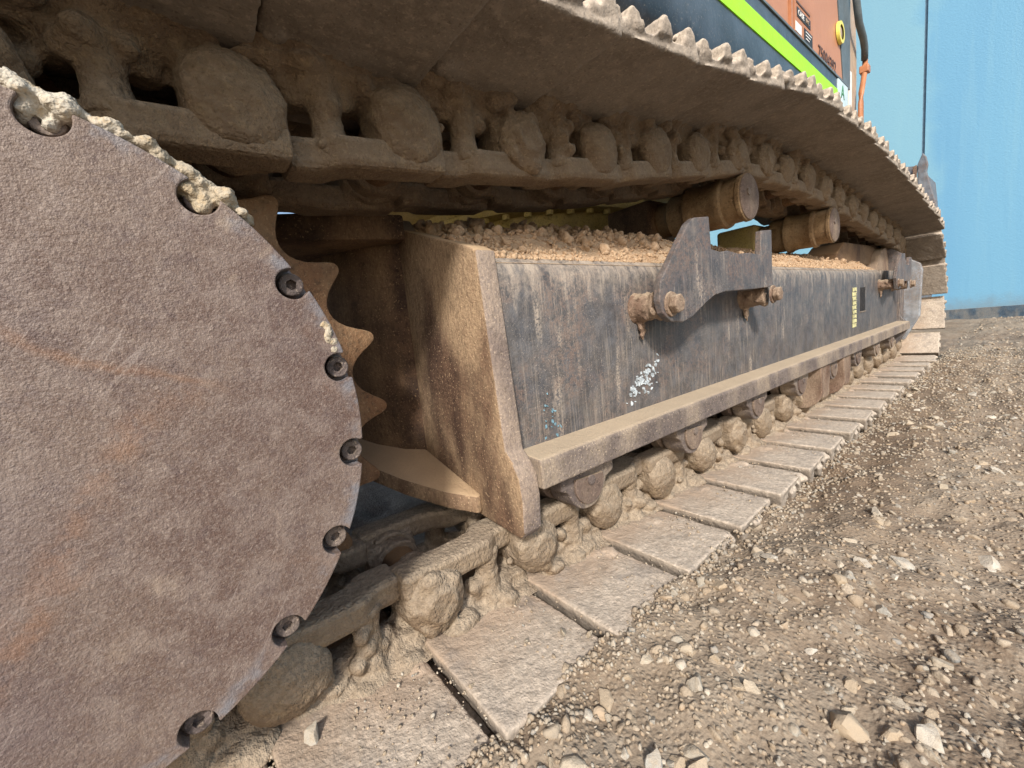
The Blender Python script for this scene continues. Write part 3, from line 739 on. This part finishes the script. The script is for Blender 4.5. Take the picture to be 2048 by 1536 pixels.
# ---------------------------------------------------------------- guard brackets with bolted standoffs
def hexhead(bm, x_, y0, y1, z_, r):
    prism(bm, [(x_ + r * math.cos(rad(a + 12)), z_ + r * math.sin(rad(a + 12))) for a in range(0, 360, 60)], 'y', y0, y1)
def bracket(profile, bolts, lab, thick=.014, y0=.418):
    bm = bmesh.new(); prism(bm, profile, 'y', y0, y0 + thick)
    b = part('guard_bracket', beveled(bm, .002, 2), M['bracket'], label=lab)
    for (x_, z_, mud) in bolts:
        bm = bmesh.new(); lathe(bm, [(y0 + thick, .024), (YB - .008, .026), (YB + .002, .033)], (x_, 0, z_), 'y', 24)
        if mud:
            rs = random.Random(int(x_ * 100))
            for k in range(30): a = rs.uniform(0, 6.28); ball(bm, (x_ + .024 * math.cos(a), rs.uniform(y0 + thick, YB), z_ + .022 * math.sin(a)), rs.uniform(.004, .010), 1)
            for k in range(9): ball(bm, (x_ + rs.uniform(-.004, .012), YB - .008, z_ - .03 - .004 * k), .009 - .0006 * k, 1)
        me = muddy(bm, .003, ((.015, .005), (.006, .002)), (x_, 0, 0), 1) if mud else bm_mesh(bm)
        o = part('standoff', me, M['rust'], b); smooth_angle(o, 60)
        bm = bmesh.new(); lathe(bm, [(y0 - .004, .0225), (y0 - .0005, .0235)], (x_, 0, z_), 'y', 28); w_ = part('washer', bm_mesh(bm), M['rust'], b)
        bm = bmesh.new(); hexhead(bm, x_, y0 - .020, y0 - .004, z_, .0185)
        part('bolt', beveled(bm, .003, 2), M['rust'], b)
    return b
B1 = [(.694, .060), (.80, .168), (.824, .180), (.884, .187), (.890, .122), (.93, .118), (.965, .122), (1.02, .117), (1.08, .121), (1.142, .118), (1.150, .176), (1.215, .182), (1.216, .040), (1.10, .036), (.95, .034), (.90, .028), (.86, .014), (.80, -.012), (.765, -.020), (.72, -.016), (.695, .0), (.685, .025)]
bracket(B1, [(.722, .016, True), (1.212, .020, True)], 'dark stepped steel guard bracket bolted to the middle of the beam')
B2 = [(2.80, .055), (2.86, .135), (2.93, .176), (3.02, .180), (3.03, .125), (3.13, .120), (3.15, .165), (3.21, .165), (3.22, .04), (2.98, .035), (2.90, .0), (2.83, .0)]
bracket(B2, [(2.85, .028, True), (3.19, .02, False)], 'small dark guard bracket bolted at the far end of the beam')

# ---------------------------------------------------------------- carrier rollers
def carrier(x_, z_, r, lab):
    bm = bmesh.new()
    lathe(bm, [(.499, r * .90), (.503, r * .985), (.512, r * .99), (.515, r * .94), (.552, r * .95), (.556, r * 1.06), (.566, r * 1.09), (.575, r * 1.03), (.625, r * 1.0), (.640, r * 1.05), (.648, r * 1.13), (.658, r * 1.13), (.662, r * .98), (.715, r * .98), (.725, r * .80), (.80, r * .78)], (x_, 0, z_), 'y', 48)
    c = part('carrier_roller', bm_mesh(bm), M['roller'], label=lab); smooth_angle(c, 35)
    bm = bmesh.new(); lathe(bm, [(.4955, r * .86), (.4985, r * .93), (.506, r * .93)], (x_, 0, z_), 'y', 40)
    o = part('end_cap', bm_mesh(bm), M['roller_cap'], c); smooth_angle(o, 35)
    bm = bmesh.new(); hexhead(bm, x_ - r * .25, .4915, .4965, z_ + r * .15, r * .16); part('plug', beveled(bm, .001), M['bolt'], c)
    bm = bmesh.new(); box(bm, x_ - .075, x_ + .075, .76, .93, z_ - .16, z_ + .065); part('roller_post', beveled(bm, .012), M['rust_shade'] if x_ < 1.5 else M['yellow'], c)
carrier(1.296, .297, .066, 'larger brown carrier roller under the upper chain above the middle guard bracket')
carrier(2.105, .279, .070, 'second brown carrier roller under the upper chain further along the beam')

# ---------------------------------------------------------------- bottom rollers with half-round collars
for k, x_ in enumerate((.505, .860, 1.215, 1.570, 1.930, 2.29, 2.65, 3.0)):
    zc = -.252
    bm = bmesh.new(); lathe(bm, [(.512, .036), (.520, .062), (.540, .064), (.545, .052), (.572, .052), (.578, .066), (.592, .066), (.60, .05), (.65, .05), (.66, .066), (.67, .066), (.70, .052), (.73, .06)], (x_, 0, zc), 'y', 36)
    me = bm_mesh(bm); r_ = part('track_roller', me, M['roller_cap']); smooth_angle(r_, 35)
    bm = bmesh.new()
    out = [(x_ - .066, -.239), (x_ - .064, -.268), (x_ - .050, -.276)] + [(x_ + .047 * math.cos(rad(a)), zc - .018 + .047 * math.sin(rad(a))) for a in range(195, 346, 9)] + [(x_ + .050, -.276), (x_ + .070, -.268), (x_ + .072, -.239)]
    prism(bm, out, 'y', .462, .512)
    part('roller_collar', beveled(bm, .003, 2), M['rail'], r_)
    bm = bmesh.new(); cap = [(x_ + .036 * math.cos(rad(a)), zc - .018 + .037 * math.sin(rad(a))) for a in range(158, 383, 9)]
    prism(bm, cap, 'y', .4565, .4625); part('end_cap', beveled(bm, .0015), M['roller_cap'], r_)
    bm = bmesh.new(); lathe(bm, [(.4535, .0065), (.4545, .009), (.457, .009)], (x_ + .002, 0, zc - .014), 'y', 16); part('plug', bm_mesh(bm), M['bolt'], r_)
# hanging chain guards
for x_ in (1.70, 1.98):
    bm = bmesh.new(); g = [(.442, -.240), (.440, -.30)] + [(.50 + .062 * math.cos(rad(a)), -.318 + .07 * math.sin(rad(a))) for a in range(190, 300, 10)] + [(.56, -.37), (.60, -.24)]
    prism(bm, g, 'x', x_, x_ + .02); o = part('chain_guard', beveled(bm, .003), M['rust'], label='rounded rusty chain guard plate hanging under the rail')
    bm = bmesh.new(); prism(bm, [(x_ + .021, -.24), (x_ + .021, -.30), (x_ + .04, -.355), (x_ + .10, -.355), (x_ + .12, -.30), (x_ + .12, -.24)], 'y', .446, .462); part('guard_side', beveled(bm, .003), M['rust'], o)
# idler wheel
bm = bmesh.new(); lathe(bm, [(.535, .20), (.54, .24), (.545, .275), (.585, .28), (.592, .305), (.656, .305), (.663, .28), (.703, .275), (.71, .2)], (CX, 0, -.03), 'y', 64)
o = part('idler_wheel', bm_mesh(bm), M['rust']); smooth_angle(o, 35)

# ---------------------------------------------------------------- car body and slewing ring seen under the upper run
bm = bmesh.new(); box(bm, .72, 2.55, 1.15, 2.45, -.02, .30); o = part('car_body', beveled(bm, .02, 3), M['rust_shade'], label='rusty lower car body under the slewing ring')
cb = o
for (x0, x1) in ((.62, 1.05), (2.2, 2.62)):
    bm = bmesh.new(); prism(bm, [(x0, .80), (x1, .80), (min(x1, 1.4) if x0 < 1 else x1 - .3, 1.2), (x0 + .3 if x0 < 1 else x0 - .1, 1.2)], 'z', -.1, .17); part('side_leg', beveled(bm, .01), M['rust_shade'], cb)
SR = (1.62, 1.78)
bm = bmesh.new(); lathe(bm, [(.25, .585), (.468, .585), (.470, .665), (.495, .665), (.497, .64), (.53, .66), (.565, .80), (.573, .95)], (SR[0], SR[1], 0), 'z', 96)
sr = part('slewing_ring', bm_mesh(bm), M['yellow'], label='yellow slewing ring with a row of bolts'); smooth_angle(sr, 30)
bmh = bmesh.new(); prism(bmh, [(.017 * math.cos(rad(a)), .017 * math.sin(rad(a))) for a in range(0, 360, 60)], 'z', 0, .022); HB = beveled(bmh, .002)
for k in range(44):
    a = 2 * math.pi * k / 44
    o = new_obj('bolt', HB, M['yellow'], sr); o.location = (SR[0] + .64 * math.cos(a), SR[1] + .625 * math.sin(a), .450)
    o2 = None

# ---------------------------------------------------------------- upper structure
HY = .50
bm = bmesh.new()
sk = [(HY + .09, .575), (HY + .05, .582), (HY + .018, .606), (HY + .004, .645), (HY, .69), (HY, .83), (1.5, .83), (1.5, .575)]
prism(bm, sk, 'x', -1.2, 2.28)
ub = part('upper_body', bm_mesh(bm), M['skirt'], label='dark rounded sill along the lower side of the upper body'); smooth_angle(ub, 50)
bm = bmesh.new(); box(bm, -1.2, 2.14, HY - .003, HY + .001, .736, .787); part('reflective_stripe', bm_mesh(bm), M['stripe'], ub, label='bright lime green reflective stripe')
bm = bmesh.new(); box(bm, -1.2, 2.28, HY - .004, HY + .01, .8315, .838); part('sill_lip', bm_mesh(bm), M['greyp'], ub)
bm = bmesh.new(); box(bm, -1.2, 1.642, HY + .004, .7, .8385, 1.75); part('side_door', beveled(bm, .006), M['orange'], ub)
bm = bmesh.new(); prism(bm, [(1.662, .8385), (2.24, .8385), (1.985, 1.75), (1.662, 1.75)], 'y', HY + .004, .7); part('side_door', beveled(bm, .004), M['orange'], ub)
bm = bmesh.new(); box(bm, 1.6435, 1.6605, HY - .002, .6, .8385, 1.75); part('door_edge', bm_mesh(bm), M['orange_edge'], ub)
bm = bmesh.new(); prism(bm, [(2.243, .8385), (2.34, .8385), (2.34, 1.75), (1.99, 1.75)], 'y', HY + .002, .7); part('corner_panel', bm_mesh(bm), M['greyp'], ub)
bm = bmesh.new(); box(bm, 2.145, 2.282, HY - .0035, HY + .001, .70, .829); part('sticker', bm_mesh(bm), M['paleblue'], ub)
def text(body, size, loc, mat, parent, depth=.0006, shear=0, name='lettering', xs=1.0):
    cu = bpy.data.curves.new('txt', 'FONT'); cu.body = body; cu.size = size; cu.extrude = depth; cu.shear = shear
    o = bpy.data.objects.new('txt', cu); COL.objects.link(o); dg = bpy.context.evaluated_depsgraph_get(); dg.update()
    me = bpy.data.meshes.new_from_object(o.evaluated_get(dg)); bpy.data.objects.remove(o)
    me.transform(Matrix.Translation(loc) @ Matrix.Rotation(rad(90), 4, 'X') @ Matrix.Diagonal((xs, 1, 1, 1))); me.materials.clear()
    return part(name, me, mat, parent)
# rating decal
bm = bmesh.new(); box(bm, 1.685, 1.862, HY + .0015, HY + .0035, .842, .955); part('decal', bm_mesh(bm), M['orange_edge'], ub)
bm = bmesh.new(); box(bm, 1.705, 1.835, HY + .0002, HY + .0012, .896, .924); part('decal', bm_mesh(bm), M['black'], ub)
text('CASE', .024, (1.712, HY - .0008, .9015), M['white'], ub); text('IHC', .020, (1.786, HY - .0008, .903), M['tanpost'], ub)
bm = bmesh.new(); box(bm, 1.690, 1.745, HY + .0002, HY + .0012, .850, .878); part('decal', bm_mesh(bm), M['white'], ub)
bm = bmesh.new(); box(bm, 1.772, 1.855, HY + .0002, HY + .0012, .846, .884); part('decal', bm_mesh(bm), M['black'], ub)
for k in range(3):
    bm = bmesh.new(); box(bm, 1.785, 1.842 - .012 * k, HY - .0012, HY - .0002, .873 - .010 * k, .876 - .010 * k); part('print_line', bm_mesh(bm), M['white'], ub)
bm = bmesh.new(); box(bm, 1.70, 1.83, HY - .0002, HY + .0011, .935, .941); part('print_line', bm_mesh(bm), M['ink'], ub)
text('75004392', .055, (1.925, HY + .002, .846), M['ink'], ub, xs=.98)
text('A', .07, (2.18, HY - .0045, .768), M['green'], ub)
bm = bmesh.new(); box(bm, 2.285, 2.40, .56, .64, .60, .83); part('sticker', bm_mesh(bm), M['paleblue'], ub)
bm = bmesh.new(); lathe(bm, [(HY - .008, .026), (HY - .008, .038), (HY + .002, .040), (HY + .002, .024)], (2.178, 0, 1.0), 'y', 28, cap=False); part('reflector_ring', bm_mesh(bm), M['yellowring'], ub)
bm = bmesh.new(); lathe(bm, [(HY - .006, .006), (HY - .004, .020), (HY + .002, .023)], (2.178, 0, 1.0), 'y', 20); part('reflector', bm_mesh(bm), M['tanpost'], ub)
# front corner post, hose and handrail
bm = bmesh.new(); prism(bm, [(2.345, .60), (2.50, .60), (2.50, 1.0), (2.47, 1.3), (2.47, 1.9), (2.345, 1.9)], 'y', HY + .012, .70); part('corner_post', beveled(bm, .012, 3), M['tanpost'], ub)
bm = bmesh.new(); box(bm, 2.36, 2.385, HY + .006, HY + .0125, .60, .92); part('warning_strip', bm_mesh(bm), M['white'], ub)
bm = bmesh.new(); tube(bm, [(2.36, HY - .02, 1.9), (2.31, HY - .02, 1.45), (2.30, HY - .02, 1.28), (2.32, HY - .02, 1.17), (2.37, HY - .02, 1.09), (2.44, HY - .02, 1.055), (2.49, HY - .015, 1.035), (2.515, HY - .01, 1.0)], .0125, 14); o = part('hose', bm_mesh(bm, smooth=True), M['greyp'], ub)
bm = bmesh.new(); tube(bm, [(2.525, HY - .01, 1.0), (2.52, HY - .01, .96), (2.49, HY - .01, .90), (2.46, HY - .01, .85), (2.455, HY - .01, .81), (2.455, HY - .01, .45)], .010, 12); o = part('handrail', bm_mesh(bm, smooth=True), M['orange_edge'], ub)
bm = bmesh.new(); box(bm, 2.50, 2.540, HY - .026, HY + .006, .945, .975); part('pipe_clamp', beveled(bm, .003), M['orange_edge'], ub)

# ---------------------------------------------------------------- bucket standing ahead of the track
BK = empty('digger_bucket', (5.3, .8, -.43), label='grey steel digger bucket standing up behind the far end of the track', category='bucket')
def bpart(name, me, mat):
    o = new_obj(name, me, mat, BK); o.matrix_parent_inverse = Matrix.Translation((-5.3, -.8, .43)); return o
side = [(.600, 1.086), (.578, 1.05), (.566, .985), (.572, .93), (.545, .80), (.512, .66), (.495, .56), (.54, .2), (.60, -.2), (.70, -.42), (1.0, -.42), (1.3, -.2), (.70, .55), (.625, .80), (.630, 1.0)]
for x_ in (5.0, 5.78):
    bm = bmesh.new(); prism(bm, [(y_ + (0 if x_ < 5.5 else .09), min(z_, 1.2 if x_ < 5.5 else .62)) for y_, z_ in side], 'x', x_, x_ + .035); bpart('side_plate', beveled(bm, .006), M['bucket'])
bm = bmesh.new()
back = [(.60, .95), (.585, .80), (.57, .60), (.57, .2), (.61, -.15), (.72, -.36), (1.0, -.38)]
prism(bm, back + [(y_ + .03, z_ + .01) for y_, z_ in reversed(back)], 'x', 5.036, 5.779); bpart('shell', bm_mesh(bm), M['bucket'])
bm = bmesh.new(); prism(bm, [(.632, 1.0), (.628, .80), (.70, .55), (.716, .56), (.650, .80), (.655, .99)], 'x', 4.985, 4.999); bpart('wear_strip', bm_mesh(bm), M['rust'])
bm = bmesh.new(); prism(bm, [(.632, 1.00), (.74, 1.03), (.76, .98), (.66, .80)], 'x', 5.05, 5.08); bpart('lug', beveled(bm, .004), M['bucket'])

# ================================================================== SOIL LYING ON THE BEAM
def top_z(x, y):
    base = .110 + (y - .512) * .4135
    m = np.clip((y - .515) / .06, 0, 1) * np.clip((.80 - y) / .08, 0, 1)
    e = np.where(x < 1.0, .050 + .012 * np.sin(x * 9), .050 - .026 * np.clip((x - 1.0) / .3, 0, 1)) * np.clip((x - .37) / .06, 0, 1)
    return base + m * (e * .42 + .045 * fbm(x * 14, y * 14, 3, 21) + .006)
sx = np.arange(.362, 2.9, .008); sy = np.arange(.500, .79, .008); SX, SY = np.meshgrid(sx, sy, indexing='ij')
SZ = top_z(SX, SY) - .004 * (SY < .512)
new_obj('soil', grid_mesh(SX, SY, SZ, 'soil'), M['clod'], kind='stuff', label='loose tan soil lying along the sloping top of the beam', category='soil')
n = 5200; x = .365 + 2.5 * RNG.random(n) ** 1.4; y = .512 + .25 * RNG.random(n) ** 1.3; s = .0018 + .0045 * RNG.random(n) ** 2
P = np.stack([x, y, top_z(x, y) + s * .3], -1)
merged('soil_crumbs', rocks(n, ICO1_V, .85, 4) * s[:, None, None] + P[:, None], ICO1_F, M['clod'], kind='stuff', label='fine soil crumbs strewn along the top of the beam', category='soil')
clodm = []
for k in range(10):
    bm = bmesh.new(); rs = random.Random(40 + k); ball(bm, (0, 0, 0), .72, 2)
    for q in range(6): ball(bm, (rs.uniform(-.45, .45), rs.uniform(-.45, .45), rs.uniform(-.35, .35)), rs.uniform(.35, .6), 2)
    clodm.append(muddy(bm, .11, ((.9, .5), (.3, .2)), (k * 3.1, k, 0), 1))
clodr = []
for k in range(6):
    k_ = rockm[k].copy(); k_.materials.clear(); clodr.append(k_)
for i in range(260):
    if i < 205: xx = .385 + .66 * random.random(); yy = .53 + .23 * random.random() ** .8
    else: xx = 1.1 + 1.75 * random.random(); yy = .53 + .12 * random.random()
    s = .006 + .0115 * random.random() ** 1.6 if xx < 1.05 else random.uniform(.006, .014)
    o = new_obj('soil_clod', clodm[random.randrange(10)] if i % 3 else clodr[random.randrange(6)], M['clod_single'], label='tan dried soil clod lying on top of the beam', category='soil clod', group='soil clods on the beam')
    o.location = (xx, yy, float(top_z(np.array([xx]), np.array([yy]))[0]) + s * .45); o.scale = (s, s * random.uniform(.8, 1.1), s * random.uniform(.7, 1)); o.rotation_euler = (random.random() * 6, random.random() * 6, random.random() * 6)
for (xx, yy, s, lab) in ((.205, .40, .008, 'pale pebble in the joint between the two nearest lower shoes'), (.345, .385, .0072, 'pale pebble beside the second joint of the lower shoes'),
                         (.366, .355, .0078, 'rounded pebble at the outer end of the second shoe joint'), (.30, .41, .0045, 'tiny pebble on the middle of the second lower shoe'), (.045, .47, .012, 'tan pebble on the nearest lower shoe beside the cover plate')):
    add_stone(xx, yy, s, lab, 'pebbles on the shoes', z=-.4185 + s * .35, name='pebble', cat='pebble')
